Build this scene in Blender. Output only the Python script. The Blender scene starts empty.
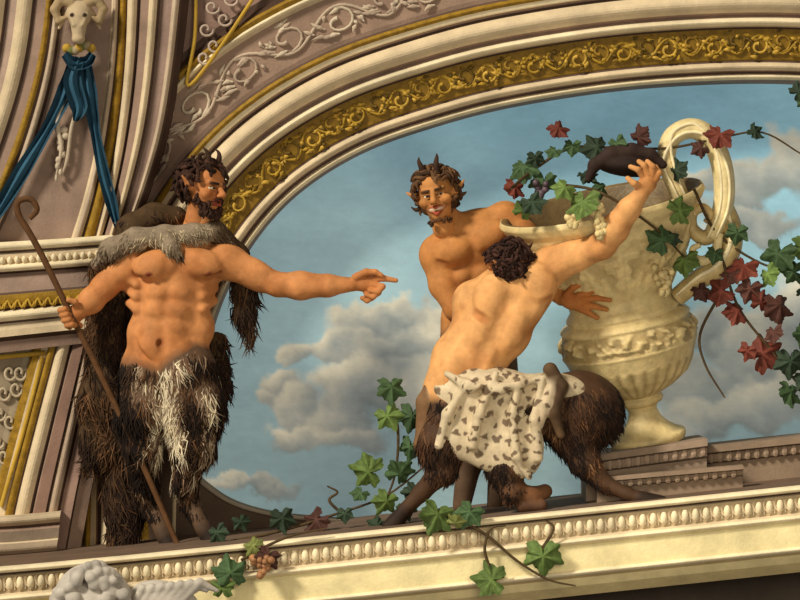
import bpy, numpy as np, math, random
from mathutils import Vector, Matrix
S=0.005; DC=4000.0; ZC=5.0
rng=np.random.default_rng(7); random.seed(5)
def hx(h):
    h=h.lstrip('#'); c=[int(h[i:i+2],16)/255 for i in (0,2,4)]
    return np.array([(x/12.92 if x<=.04045 else ((x+.055)/1.055)**2.4) for x in c])
def off_of(ctr):
    return ((ctr[0]-400)*ctr[2]/DC,(ctr[1]-300)*ctr[2]/DC)
def W(P,ctr=(400,300,0)):
    o=off_of(ctr); P=np.asarray(P,float).reshape(-1,3)
    return np.stack([(P[:,0]-o[0]-400)*S,-P[:,2]*S,(300-P[:,1]+o[1])*S+ZC],1)
# ---------------------------------------------------------------- materials
def mat(name,rough=.75,bump=.25,mottle=.25,bscale=60.,mscale=9.,stretch=(1,1,1),emis=0.,spec=.2):
    m=bpy.data.materials.new(name); m.use_nodes=True; nt=m.node_tree; N=nt.nodes; L=nt.links
    b=N['Principled BSDF']; b.inputs['Roughness'].default_value=rough
    try: b.inputs['Specular IOR Level'].default_value=spec
    except: pass
    at=N.new('ShaderNodeAttribute'); at.attribute_name='Col'
    tc=N.new('ShaderNodeTexCoord'); mp=N.new('ShaderNodeMapping'); mp.inputs['Scale'].default_value=stretch
    L.new(tc.outputs['Object'],mp.inputs['Vector'])
    n1=N.new('ShaderNodeTexNoise'); n1.inputs['Scale'].default_value=mscale; n1.inputs['Detail'].default_value=6; n1.inputs['Roughness'].default_value=.65
    n2=N.new('ShaderNodeTexNoise'); n2.inputs['Scale'].default_value=bscale; n2.inputs['Detail'].default_value=4
    L.new(mp.outputs[0],n1.inputs['Vector']); L.new(mp.outputs[0],n2.inputs['Vector'])
    mr=N.new('ShaderNodeMapRange'); mr.inputs['From Min'].default_value=.3; mr.inputs['From Max'].default_value=.7
    mr.inputs['To Min'].default_value=1-mottle; mr.inputs['To Max'].default_value=1+mottle
    L.new(n1.outputs['Fac'],mr.inputs['Value'])
    mx=N.new('ShaderNodeVectorMath'); mx.operation='MULTIPLY'
    L.new(at.outputs['Color'],mx.inputs[0]); L.new(mr.outputs[0],mx.inputs[1])
    L.new(mx.outputs[0],b.inputs['Base Color'])
    if emis: L.new(mx.outputs[0],b.inputs['Emission Color']); b.inputs['Emission Strength'].default_value=emis
    bp=N.new('ShaderNodeBump'); bp.inputs['Strength'].default_value=bump; bp.inputs['Distance'].default_value=.006
    L.new(n2.outputs['Fac'],bp.inputs['Height']); L.new(bp.outputs[0],b.inputs['Normal'])
    return m
M_skin=mat('fresco_skin',.7,.25,.22,45,12)
M_fur=mat('fresco_fur',.85,.35,.3,90,20)
M_stone=mat('fresco_stucco',.8,.4,.22,70,5)
M_gold=mat('fresco_gold',.55,.5,.35,90,25)
M_sky=mat('fresco_sky_glow',.9,.15,.07,60,12,(1,1,2),.42)  # sky glows in its own colour to lift the shadows cast on it
M_leaf=mat('fresco_leaf',.7,.2,.35,60,40)
M_vase=mat('fresco_vase',.5,.4,.25,60,16,spec=.35)
M_cloth=mat('fresco_cloth',.8,.3,.2,60,20)
# ---------------------------------------------------------------- mesh helpers
def make(name,V,F,C,material,ctr=(400,300,0),parent=None,smooth=True,flip=False):
    me=bpy.data.meshes.new(name); Vw=W(V,ctr)
    me.from_pydata(Vw.tolist(),[],F if isinstance(F,list) else F.tolist())
    ca=me.color_attributes.new('Col','FLOAT_COLOR','POINT')
    CC=np.ones((len(Vw),4),np.float32); CC[:,:3]=C
    ca.data.foreach_set('color',CC.ravel())
    if smooth: me.polygons.foreach_set('use_smooth',[True]*len(me.polygons))
    if flip: me.flip_normals()
    me.update(); me.materials.append(material)
    ob=bpy.data.objects.new(name,me); bpy.context.collection.objects.link(ob)
    if parent is not None:
        ob.parent=parent; ob.matrix_parent_inverse=Matrix.Translation(-parent.location)
    return ob
def empty(name,p,ctr=(400,300,0)):
    e=bpy.data.objects.new(name,None); e.location=W([p],ctr)[0].tolist(); e.empty_display_size=.05
    bpy.context.collection.objects.link(e); return e
def catmull(pts,m=8):
    P=np.array(pts,float); P=np.vstack([2*P[0]-P[1],P,2*P[-1]-P[-2]]); out=[]
    for i in range(1,len(P)-2):
        for j in range(m):
            t=j/m; a,b,c,d=P[i-1],P[i],P[i+1],P[i+2]
            out.append(.5*((2*b)+(-a+c)*t+(2*a-5*b+4*c-d)*t*t+(-a+3*b-3*c+d)*t**3))
    out.append(P[-2]); return np.array(out)
class MB:
    def __init__(s): s.V=[];s.F=[];s.C=[];s.n=0
    def add(s,V,F,C):
        V=np.asarray(V,float); C=np.broadcast_to(np.asarray(C,float),(len(V),3))
        s.V.append(V);s.C.append(C);s.F.extend([tuple(int(i)+s.n for i in f) for f in F]);s.n+=len(V)
    def tube(s,pts,r,col,n=7,m=6,flat=1.0,cap=True):
        P=catmull(pts,m) if m>1 else np.array(pts,float)
        r=np.atleast_1d(np.array(r,float)); k=len(P)
        R=np.interp(np.linspace(0,1,k),np.linspace(0,1,len(r)),r) if len(r)>1 else np.full(k,r[0])
        T=np.gradient(P,axis=0); T/=np.linalg.norm(T,axis=1)[:,None]+1e-9
        ref=np.array([0,0,1.]); V=[]
        for i in range(k):
            u=np.cross(ref,T[i]); 
            if np.linalg.norm(u)<.1: u=np.cross(np.array([1.,0,0]),T[i])
            u/=np.linalg.norm(u); v=np.cross(T[i],u)
            for j in range(n):
                a=2*math.pi*j/n; V.append(P[i]+R[i]*(math.cos(a)*u+flat*math.sin(a)*v))
        F=[(i*n+j,i*n+(j+1)%n,(i+1)*n+(j+1)%n,(i+1)*n+j) for i in range(k-1) for j in range(n)]
        if cap: F+= [tuple(range(n)),tuple(reversed(range((k-1)*n,k*n)))]
        s.add(V,F,col)
    def ell(s,c,r,col,R=None,nu=10,nv=7):
        V=[];r=np.broadcast_to(np.array(r,float),(3,))
        for i in range(nv+1):
            th=math.pi*i/nv
            for j in range(nu):
                a=2*math.pi*j/nu; V.append((math.sin(th)*math.cos(a),math.cos(th),math.sin(th)*math.sin(a)))
        V=np.array(V)*r
        if R is not None: V=V@np.array(R).T
        F=[(i*nu+j,i*nu+(j+1)%nu,(i+1)*nu+(j+1)%nu,(i+1)*nu+j) for i in range(nv) for j in range(nu)]
        s.add(V+np.array(c,float),F,col)
    def make(s,name,material,ctr=(400,300,0),parent=None,smooth=True):
        return make(name,np.vstack(s.V),s.F,np.vstack(s.C),material,ctr,parent,smooth)
def rotz(a):
    a=math.radians(a); return np.array([[math.cos(a),-math.sin(a),0],[math.sin(a),math.cos(a),0],[0,0,1]])
def rotm(yaw,pitch,roll):
    y,p=math.radians(yaw),math.radians(pitch)
    Ry=np.array([[math.cos(y),0,math.sin(y)],[0,1,0],[-math.sin(y),0,math.cos(y)]])
    Rp=np.array([[1,0,0],[0,math.cos(p),-math.sin(p)],[0,math.sin(p),math.cos(p)]])
    return rotz(roll)@Ry@Rp
def hash3(i):
    n=np.sin(i[:,0]*127.1+i[:,1]*311.7+i[:,2]*74.7)*43758.5453; return n-np.floor(n)
def vnoise(P):
    P=np.asarray(P,float); i=np.floor(P); f=P-i; f=f*f*(3-2*f); r=0
    for a in (0,1):
        for b in (0,1):
            for c in (0,1):
                w=(f[:,0] if a else 1-f[:,0])*(f[:,1] if b else 1-f[:,1])*(f[:,2] if c else 1-f[:,2])
                r=r+w*hash3(i+np.array([a,b,c]))
    return r
def fbm(P,o=4):
    P=np.asarray(P,float); r=0;a=.5;t=0
    for k in range(o): r=r+a*vnoise(P*(2**k)+k*17.3);t+=a;a*=.5
    return r/t
def sst(a,b,x):
    t=np.clip((x-a)/(b-a),0,1); return t*t*(3-2*t)
# ---------------------------------------------------------------- SDF modeller
class Sdf:
    def __init__(s,k=6): s.p=[]; s.k=k
    def cap(s,a,b,ra,rb,col=None,k=None,op='add',fur=0,fl=1.0,st=1.0):
        s.p.append(dict(t='c',a=np.array(a,float),b=np.array(b,float),ra=ra,rb=rb,col=col,k=k or s.k,op=op,fur=fur,fl=fl,st=st)); return s
    def ell(s,c,r,ang=0,col=None,k=None,op='add',fur=0,R=None,st=1.0):
        s.p.append(dict(t='e',c=np.array(c,float),r=np.array(r,float)*np.ones(3),R=(rotz(ang) if R is None else R),col=col,k=k or s.k,op=op,fur=fur,st=st)); return s
    def chain(s,pts,rad,col=None,k=None,fur=0,fl=1.0,op='add',st=1.0):
        for i in range(len(pts)-1): s.cap(pts[i],pts[i+1],rad[i],rad[i+1],col,k,op,fur,fl,st)
    def dist(s,p,P):
        if p['t']=='c':
            a,b=p['a'],p['b']; ba=b-a; pa=P-a
            t=np.clip((pa@ba)/max(ba@ba,1e-6),0,1); q=pa-t[:,None]*ba
            if p['fl']!=1: q=q*np.array([1,1,1/p['fl']])
            return np.sqrt((q*q).sum(1))-(p['ra']+(p['rb']-p['ra'])*t)
        q=(P-p['c'])@p['R']; r=p['r']; k0=np.sqrt(((q/r)**2).sum(1)); k1=np.sqrt(((q/(r*r))**2).sum(1))
        return k0*(k0-1)/np.maximum(k1,1e-4)
    def bb(s,p):
        m=p['k']+3
        if p['t']=='c': r=max(p['ra'],p['rb'])*max(1,p['fl']); return np.minimum(p['a'],p['b'])-r-m,np.maximum(p['a'],p['b'])+r+m
        e=np.sqrt(((p['R']*p['r'])**2).sum(1)); return p['c']-e-m,p['c']+e+m
    def mesh(s,h=1.0):
        lo=np.min([s.bb(p)[0] for p in s.p if p['op']=='add'],0); hi=np.max([s.bb(p)[1] for p in s.p if p['op']=='add'],0)
        n=np.ceil((hi-lo)/h).astype(int)+1; f=np.full(n,30.,np.float32); ax=[lo[i]+h*np.arange(n[i]) for i in range(3)]
        for p in s.p:
            if p['op']=='paint': continue
            a,b=s.bb(p); i0=np.clip(np.floor((a-lo)/h).astype(int),0,n-1); i1=np.clip(np.ceil((b-lo)/h).astype(int)+1,1,n)
            if (i1<=i0).any(): continue
            G=np.stack(np.meshgrid(*[ax[i][i0[i]:i1[i]] for i in range(3)],indexing='ij'),-1); sh=G.shape[:3]
            d=s.dist(p,G.reshape(-1,3)).reshape(sh); sl=tuple(slice(i0[i],i1[i]) for i in range(3)); F=f[sl]; k=p['k']
            if p['op']=='add': hh=np.clip(.5+.5*(F-d)/k,0,1); f[sl]=F*(1-hh)+d*hh-k*hh*(1-hh)
            else: hh=np.clip(.5-.5*(F+d)/k,0,1); f[sl]=F*(1-hh)+(-d)*hh+k*hh*(1-hh)
        sg=f<0
        cn=[(a,b,c) for a in (0,1) for b in (0,1) for c in (0,1)]
        cnt=sum(sg[a:n[0]-1+a,b:n[1]-1+b,c:n[2]-1+c].astype(np.int8) for a,b,c in cn)
        act=(cnt>0)&(cnt<8); I=np.argwhere(act); idx=np.full(act.shape,-1,np.int64); idx[act]=np.arange(len(I))
        cv={c:f[I[:,0]+c[0],I[:,1]+c[1],I[:,2]+c[2]] for c in cn}
        pos=np.zeros((len(I),3)); num=np.zeros(len(I))
        for c in cn:
            for x in range(3):
                if c[x]==0:
                    e=list(c); e[x]=1; fa,fb=cv[c],cv[tuple(e)]; m=(fa<0)!=(fb<0)
                    t=np.where(m,fa/np.where(m,fa-fb,1),0); q=np.tile(np.array(c,float),(len(I),1)); q[:,x]+=t
                    pos+=q*m[:,None]; num+=m
        V=(pos/num[:,None]+I)*h+lo; F=[]
        for x in range(3):
            y,z=(x+1)%3,(x+2)%3
            sl0=[slice(1,-1)]*3; sl1=[slice(1,-1)]*3; sl0[x]=slice(0,-1); sl1[x]=slice(1,None)
            A=sg[tuple(sl0)]; B=sg[tuple(sl1)]; E=np.argwhere(A!=B); inn=A[tuple(E.T)]
            E2=E.copy(); E2[:,y]+=1; E2[:,z]+=1
            def cid(dy,dz):
                q=E2.copy(); q[:,y]-=dy; q[:,z]-=dz; return idx[q[:,0],q[:,1],q[:,2]]
            Q=np.stack([cid(1,1),cid(0,1),cid(0,0),cid(1,0)],1)
            Q[inn]=Q[inn][:,::-1]; F.append(Q)
        F=np.vstack(F); F=F[(F>=0).all(1)]
        fv=np.full(len(V),40.); col=np.tile(np.array([.5,.3,.2]),(len(V),1)); fur=np.zeros(len(V))
        for p in s.p:
            a,b=s.bb(p); m=((V>a)&(V<b)).all(1); 
            if not m.any(): continue
            d=s.dist(p,V[m]); k=p['k']; Fm=fv[m]
            if p['op']=='add':
                hh=np.clip(.5+.5*(Fm-d)/k,0,1); hc=np.clip(.5+.5*(Fm-d)/max(min(k,4),.5),0,1)[:,None]
                if p['col'] is not None: col[m]=col[m]*(1-hc)+np.array(p['col'])*hc
                if p['col'] is not None or p['fur']: fur[m]=fur[m]*(1-hc[:,0])+p['fur']*hc[:,0]
                fv[m]=Fm*(1-hh)+d*hh-k*hh*(1-hh)
            elif p['op']=='paint':
                w=np.clip(.5-d/k,0,1)[:,None]*p['st']; col[m]=col[m]*(1-w)+np.array(p['col'])*w
            else:
                if p['col'] is not None:
                    w=np.clip(.5-(d-1)/k,0,1)[:,None]; col[m]=col[m]*(1-w)+np.array(p['col'])*w
        return V,F,col,fur
    def build(s,name,material,h=1.0,ctr=(400,300,0),parent=None,colfn=None):
        V,F,C,fur=s.mesh(h)
        if colfn: C=colfn(V,C,fur)
        Vw=W(V); a,b,c=Vw[F[:,0]],Vw[F[:,1]],Vw[F[:,2]]
        if np.einsum('ij,ij->i',a-Vw.mean(0),np.cross(b-Vw.mean(0),c-Vw.mean(0))).sum()<0: F=F[:,::-1]
        ob=make(name,V,F,C,material,ctr,parent)
        nn=np.zeros(len(V)*3,np.float32); ob.data.vertex_normals.foreach_get('vector',nn); nn=nn.reshape(-1,3)
        Np=np.stack([nn[:,0],-nn[:,2],-nn[:,1]],1)
        return ob,V,Np,C,fur
def locks(V,N,n,flow,Lr,r,colfn,droop=.35,lift=.2,wild=.35,lfn=None):
    idx=rng.choice(len(V),min(n,len(V)),replace=False); P=V[idx]; Nn=N[idx]
    f=flow(P)+rng.normal(0,wild,(len(P),3))*np.array([1,1,.6]); f/=np.linalg.norm(f,axis=1)[:,None]+1e-9
    D=f-.85*(f*Nn).sum(1)[:,None]*Nn+lift*Nn; D/=np.linalg.norm(D,axis=1)[:,None]+1e-9
    L=rng.uniform(Lr[0],Lr[1],len(P))
    if lfn is not None: L=L*lfn(P)
    L=L[:,None]; sd=np.cross(D,Nn); sd/=np.linalg.norm(sd,axis=1)[:,None]+1e-9
    sw=rng.normal(0,.2,(len(P),1)); g=np.array([0,1,0.])
    rings=[];RR=[1,.95,.65,.06]
    for t in (0,.35,.7,1.0):
        rings.append(P-Nn*1.0*(1-t)+D*L*t+sd*L*sw*math.sin(t*4)+g*L*droop*t*t)
    rad=rng.uniform(.7,1.2,(len(P),1))*r; B=np.cross(sd,D); Vv=[]
    for q,rr in zip(rings,RR):
        for j in range(4):
            a=math.pi/2*j; Vv.append(q+rad*rr*(math.cos(a)*sd+.6*math.sin(a)*B))
    Vv=np.stack(Vv,1); m=len(P); Cc=colfn(P,idx); Cc=Cc*rng.uniform(.8,1.2,(m,1)); CC=np.repeat(Cc[:,None,:],16,1)
    base=[]
    for k in range(3):
        for j in range(4): base.append((k*4+j,k*4+(j+1)%4,(k+1)*4+(j+1)%4,(k+1)*4+j))
    F=(np.array(base)[None]+(np.arange(m)*16)[:,None,None]).reshape(-1,4)
    return Vv.reshape(-1,3),F,CC.reshape(-1,3)
def pal(t,cols):
    cols=np.array(cols); x=np.clip(t,0,.9999)*(len(cols)-1); i=x.astype(int); f=(x-i)[:,None]; return cols[i]*(1-f)+cols[np.minimum(i+1,len(cols)-1)]*f
# ---------------------------------------------------------------- palette
SK=hx('C48450'); SKR=hx('94501F'); SKD=hx('7A4020'); HAIR=hx('2E1C14')
FD=hx('2C1D14'); FB=hx('5E4028'); FG=hx('95816A'); FC=hx('C8B898')
CRM=hx('D0BC9A'); CRL=hx('E4D4B0'); MAU=hx('937A6A'); MAD=hx('57443A'); GOLD=hx('92701E'); GOL=hx('BC983A'); GOD=hx('80621A'); BRN=hx('483428')  # dark MAD and BRN strips put shadow into the moulding grooves by colour
# ================================================================ SKY
def build_sky():
    xs=np.arange(80,1040,2.); ys=np.arange(40,600,2.); X,Y=np.meshgrid(xs,ys); P=np.stack([X.ravel(),Y.ravel(),np.full(X.size,-50.)],1)
    x,y=P[:,0],P[:,1]; Q=P*np.array([1,1,0])
    t=sst(80,480,y); C=hx('86B2C4')*(1-t)[:,None]+hx('8FA8AC')*t[:,None]
    l=np.exp(-((x-320)/170)**2-((y-250)/120)**2)[:,None]*.5; C=C*(1-l)+hx('A9C4C8')*l
    blobs=[(372,322,44,20),(405,316,36,18),(436,332,34,26),(385,345,55,26),(335,345,30,18),(300,350,20,12),(280,384,22,18),(268,402,16,16),(292,408,26,24),(330,418,44,26),(300,436,46,12),(350,395,48,30),(385,375,50,30),(350,436,44,14),(420,390,40,40),
           (700,185,26,14),(740,200,34,20),(770,178,40,24),(805,165,36,34),(760,225,50,16),(700,380,60,26),(760,350,50,30),(790,395,50,30),(740,410,70,22),(806,320,40,40),(690,430,60,16),(715,330,30,26),(250,486,50,10)]
    wrp=np.stack([fbm(Q/24.,5)-.5,fbm(Q/24.+31,5)-.5],1)*48
    xx=x+wrp[:,0]; yy=y+wrp[:,1]; f=np.full(len(P),-1.); lit=np.zeros(len(P))
    for a,b,rx,ry in blobs:
        d=1-np.sqrt(((xx-a)/rx)**2+((yy-b)/ry)**2); h=np.clip(.5+.5*(d-f)/.3,0,1)
        ll=.6-.35*(xx-a)/rx-.5*(yy-b)/ry; lit=lit*(1-h)+ll*h; f=f*(1-h)+d*h+.3*h*(1-h)*.5
    n=fbm(Q/40.,4); a=sst(-.22,.25,f+(n-.5)*.7)[:,None]*.92
    lit=lit+.35*np.exp(-((x-280)/50)**2-((y-400)/50)**2)
    lit=np.clip(lit*.74+(n-.5)*.9,0,1); lit=lit*np.where(x>640,.75,1)
    K=pal(lit,[hx('767C7A'),hx('8F938F'),hx('ABA99D'),hx('C8C1AC'),hx('DFD5BC')])
    C=C*(1-a)+K*a
    w=(fbm(Q/np.array([60,22,1])+40,5)-.5)[:,None]; C=C*(1+w*.25)
    nx=len(xs); ny=len(ys); i=np.arange(ny-1)[:,None]*nx+np.arange(nx-1)[None]; i=i.ravel()
    F=np.stack([i,i+nx,i+nx+1,i+1],1)
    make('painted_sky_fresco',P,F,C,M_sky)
build_sky()
# ================================================================ ARCH / MOULDINGS
def sweep(name,CL,CR,prof,material=M_stone,ctr=(400,300,0),m=14,parent=None):
    A=catmull([(*p,0) for p in CL],m)[:,:2]; B=catmull([(*p,0) for p in CR],m)[:,:2]; mb=MB(); mg=MB(); k=len(A)
    for i in range(len(prof)-1):
        (u0,d0,_),(u1,d1,c)=prof[i],prof[i+1]
        a=np.column_stack([A+(B-A)*u0,np.full(k,d0)]); b=np.column_stack([A+(B-A)*u1,np.full(k,d1)])
        F=[(j,j+1,k+j+1,k+j) for j in range(k-1)]; g=any(c is q for q in (GOLD,GOL,GOD))
        (mg if g else mb).add(np.vstack([a,b]),F,c)
    o=mb.make(name,material,ctr,parent,False)
    if mg.n: mg.make('gilding',M_gold,ctr,o,False)
    return o
def rnd(u0,u1,d,h,col,n=6):
    out=[]
    for i in range(1,n+1):
        t=i/n; out.append((u0+(u1-u0)*t,d+h*math.sin(math.pi*t),col))
    return out
E0=[(960,100),(800,82),(650,86),(520,104),(430,127),(360,153),(300,191),(256,238),(224,295),(205,355),(195,420),(190,480),(188,590)]
E0c=catmull([(*p,0) for p in E0],14)[:,:2]; Tn=np.gradient(E0c,axis=0); Tn/=np.linalg.norm(Tn,axis=1)[:,None]; Nrm=np.stack([Tn[:,1],-Tn[:,0]],1)
if Nrm[20,1]>0: Nrm=-Nrm
seg=np.r_[0,np.cumsum(np.linalg.norm(np.diff(E0c,axis=0),axis=1))]
def A_(s,o,d):
    x=np.interp(s,seg,E0c[:,0]); y=np.interp(s,seg,E0c[:,1]); nx=np.interp(s,seg,Nrm[:,0]); ny=np.interp(s,seg,Nrm[:,1])
    return np.array([x+nx*o,y+ny*o,d])
def arch():
    mb=MB(); mg=MB(); k=len(E0c)
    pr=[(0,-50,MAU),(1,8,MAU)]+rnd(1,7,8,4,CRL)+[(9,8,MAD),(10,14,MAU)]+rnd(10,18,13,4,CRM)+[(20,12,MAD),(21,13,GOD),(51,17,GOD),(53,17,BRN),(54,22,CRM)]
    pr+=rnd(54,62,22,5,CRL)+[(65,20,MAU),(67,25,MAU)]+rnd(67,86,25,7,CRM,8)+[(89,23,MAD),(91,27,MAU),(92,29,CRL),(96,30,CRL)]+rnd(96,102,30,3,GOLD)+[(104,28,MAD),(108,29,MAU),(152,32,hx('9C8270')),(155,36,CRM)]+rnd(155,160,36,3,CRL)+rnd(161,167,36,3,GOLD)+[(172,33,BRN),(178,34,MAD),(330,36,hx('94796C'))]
    for i in range(len(pr)-1):
        (u0,d0,_),(u1,d1,c)=pr[i],pr[i+1]
        a=np.column_stack([E0c+Nrm*u0,np.full(k,d0)]); b=np.column_stack([E0c+Nrm*u1,np.full(k,d1)])
        F=[(j,j+1,k+j+1,k+j) for j in range(k-1)]; g=c is GOLD or c is GOD
        (mg if g else mb).add(np.vstack([a,b]),F,c)
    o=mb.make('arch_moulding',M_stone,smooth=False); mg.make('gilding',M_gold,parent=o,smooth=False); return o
AO=arch()
def scrollband(name,o,amp,per,d,r,cols,s0,s1,material,parent,leafy=9,turn=2.0):
    mb=MB(); n=int((s1-s0)/per*2)
    ss=np.arange(s0,s1,4.); stem=[A_(s,o+amp*.75*math.sin((s-s0)/per*2*math.pi),d) for s in ss]; mb.tube(stem,r,cols[0],n=6,m=1)
    for i in range(n):
        sg=1 if i%2==0 else -1; sc=s0+per*(i+.5)/2+per*.02; oc=o-sg*amp*.18
        pts=[]
        for j in range(14):
            t=j/13; a=sg*(math.pi/2)+sg*t*turn*math.pi; rr=amp*(.85-.65*t); pts.append(A_(sc+rr*math.cos(a),oc+rr*math.sin(a),d+1.5*t))
        mb.tube(pts,[r*1.0,r*.9,r*.8,r*1.5],cols[i%len(cols)],n=6,m=1)
        for j in range(leafy):
            a=rng.uniform(0,6.28); rr=amp*rng.uniform(.45,1.1); p=A_(sc+rr*math.cos(a)*1.15,oc+rr*.85*math.sin(a),d)
            q=A_(sc+(rr+amp*.35)*math.cos(a+.5)*1.15,oc+(rr+amp*.2)*.85*math.sin(a+.5),d+.5)
            mb.tube([p,(p+q)/2+np.array([rng.normal(),rng.normal(),1]),q],[r*.5,r*1.5,r*.2],cols[(i+j)%len(cols)],n=6,m=2,flat=.6)
    mb.make(name,material,parent=parent)
scrollband('gold_scrollwork',36,12,44,15.5,1.5,[hx('A8862C'),hx('8C6C22'),hx('BC983E'),hx('5E4816')],60,900,M_gold,AO,14)
scrollband('acanthus_scrolls',130,17,78,31,1.7,[hx('BEAA94'),hx('AE9A86'),hx('CABAA2')],250,860,M_stone,AO,12)
sill=MB(); top=catmull([(150,430,16),(185,462,16),(205,484,16),(240,505,16),(300,517,16),(420,522,16),(600,512,16),(960,480,16)],8)
bot=top.copy(); bot[:,1]=600; k=len(top)
back=top.copy(); back[:,2]=-50
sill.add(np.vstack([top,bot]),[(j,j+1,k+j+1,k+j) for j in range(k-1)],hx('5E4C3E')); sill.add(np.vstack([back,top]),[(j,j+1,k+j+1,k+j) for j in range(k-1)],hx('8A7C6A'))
lip=top.copy(); lip[:,2]=17; sill.tube(lip,2.2,hx('A09280'),m=1)
sill.make('oval_opening_sill',M_stone)
RL=[(132,-25),(129,60),(122,130),(112,190),(98,246)]; RR=[(194,-25),(184,60),(172,130),(154,188),(132,246)]
PL=[(54,-25),(43,60),(24,130),(-3,200),(-32,256)]
sweep('vault_rib',RL,RR,[(0,30,MAU),(0,52,CRM)]+rnd(0,.16,52,4,CRM)+[(.2,48,MAD),(.24,54,MAU),(.36,56,MAU)]+rnd(.36,.5,56,4,CRM)+[(.54,50,MAD),(.6,52,MAU),(.74,52,hx('988074'))]+rnd(.74,.86,52,4,hx('B8A48C'))+[(.9,46,MAD),(1,44,BRN),(1,30,BRN)])
sweep('vault_panel',PL,RL,[(0,30,MAU),(0,50,CRM)]+rnd(0,.07,50,2,GOLD)+[(.1,48,MAD)]+rnd(.1,.17,48,3,hx('B8A48C'))+[(.2,45,MAD),(.8,45,hx('988070')),(.82,47,CRM)]+rnd(.82,.88,47,3,hx('B8A48C'))+[(.9,46,BRN)]+rnd(.9,.98,46,3,GOLD)+[(1,46,MAD)])
sweep('vault_rib',[(p[0]-90,p[1]) for p in PL],PL,[(0,40,MAU),(.1,48,CRM)]+rnd(.1,.3,48,6,CRM)+[(.34,44,MAD),(.4,50,MAU)]+rnd(.4,.55,50,5,CRM)+[(.58,46,MAD),(.68,50,hx('A89080'))]+rnd(.68,.85,50,4,CRM)+[(.88,46,MAD),(1,50,MAU)])
sp=MB(); sp.tube([(198,-10,40),(197,40,40),(190,88,40),(222,50,40),(262,-10,40)],2,GOL,m=6)
for q in [(214,10),(226,22),(208,32),(232,2),(216,48),(206,60)]:
    sp.tube([(q[0]+8*math.cos(a)*(1-a/9),q[1]+8*math.sin(a)*(1-a/9),40) for a in np.linspace(0,7,14)],1.4,hx('BCA896'),m=1)
sp.make('spandrel_scrollwork',M_stone)
sweep('entablature',[(-45,246),(60,240),(142,234)],[(-45,358),(50,347),(96,342)],
 [(0,40,CRM),(0,66,CRM)]+rnd(0,.08,66,3,CRL)+[(.1,62,MAD),(.12,64,CRM),(.2,64,CRM)]+rnd(.2,.27,66,3,CRL)+[(.29,60,BRN),(.33,62,MAU),(.46,62,hx('A08878')),(.48,64,MAD)]+rnd(.48,.6,64,1,GOLD)+[(.62,62,BRN)]+rnd(.62,.72,66,4,CRL)+[(.74,62,MAD),(.8,64,CRM),(.86,64,CRM),(.9,58,BRN),(1,56,MAU),(1,30,MAD)])
dn=MB()
for i in range(22):
    x=-20+i*7.2; dn.ell((x,262.5-.065*x-.5,66),(2.7,4,2.5),CRL,nu=7,nv=5)
for i in range(12):
    x=-15+i*10; y=306-.075*x; dn.tube([(x-5,y+4,66),(x-1,y-4,67),(x+3,y+3,67),(x+6,y-2,66)],1.3,GOL,m=3,n=5)
dn.make('entablature_beading',M_stone)
sweep('pilaster',[(54,342),(30,430),(10,510),(-4,590)],[(124,336),(108,420),(92,500),(76,590)],
 [(0,48,CRM)]+rnd(0,.1,50,2,GOLD)+[(.12,48,MAD)]+rnd(.12,.3,50,4,CRM)+[(.33,46,MAD),(.36,52,MAU),(.5,54,hx('86695A')),(.52,50,BRN)]+rnd(.52,.64,50,4,hx('AC9680'))+[(.67,46,BRN),(.82,48,hx('94786A')),(.84,44,BRN),(1,40,MAU),(1,10,BRN)])
sweep('pilaster_panel',[(-60,342),(-80,430),(-100,510),(-110,590)],[(54,342),(30,430),(10,510),(-4,590)],[(0,40,MAU),(.8,40,hx('988870')),(.86,40,hx('A4967E')),(.88,46,GOLD),(.94,47,GOLD),(1,48,CRM)])
pp=MB()
for q in [(14,372),(8,392),(20,388),(4,412),(14,420),(2,440),(8,455),(24,372)]:
    pp.tube([(q[0]+7*math.cos(a)*(1-a/9),q[1]+9*math.sin(a)*(1-a/9),43) for a in np.linspace(0,7,14)],1.6,hx('BCAC90'),m=1)
pp.tube([(-2,357,48),(50,352,48)],2.5,GOL,m=2); pp.tube([(47,356,50),(28,430,50),(6,504,50)],2.2,GOL,m=4)
pp.make('panel_relief',M_stone)
sweep('pilaster_base',[(-40,514),(20,512),(66,508)],[(-40,580),(10,578),(60,574)],[(0,40,CRM),(0,62,CRM)]+rnd(0,.16,60,5,hx('B8A68A'))+[(.2,58,MAD),(.24,62,MAU),(.4,62,hx('807060')),(.42,66,CRM)]+rnd(.42,.58,66,4,hx('988670'))+[(.62,66,BRN),(.64,76,MAU),(1,76,hx('50443A'))])
CT=[(-80,574),(200,549),(860,480)]
sweep('cornice',CT,[(a,b+1) for a,b in CT],
 [(-3,0,hx('5E4C3E')),(0,208,hx('6A5646')),(1,214,CRL)]+rnd(1,6,214,3,CRL)+[(8,208,MAD),(9,210,hx('B09C7C')),(26,210,hx('B7A380')),(28,214,CRM)]+rnd(28,33,214,3,CRL)+[(35,212,hx('E2CF98')),(58,211,hx('E6D6A2'))]+rnd(58,63,211,3,CRL)+[(66,206,hx('C0A878')),(74,200,hx('DCCB98')),(84,188,hx('C9B684')),(86,170,BRN),(88,130,hx('50463C')),(260,130,hx('4A4036'))],ctr=(400,545,212))  # dark grey strip at the bottom paints the shadow under the cornice
eg=MB()
for i in range(90):
    x=-30+i*10.; y=np.interp(x,[-80,200,860],[574,549,480])+17.5
    eg.ell((x,y,211),(3.6,6,4),CRL,nu=8,nv=6); eg.tube([(x+5,y-6,211),(x+5,y+6,211)],[1.6,.6],CRM,n=5,m=1)
    eg.tube([(x-4.6,y-6,211),(x-4.4,y+2,211),(x,y+7,211),(x+4.4,y+2,211),(x+4.6,y-6,211)],1,CRM,n=5,m=1)
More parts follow.
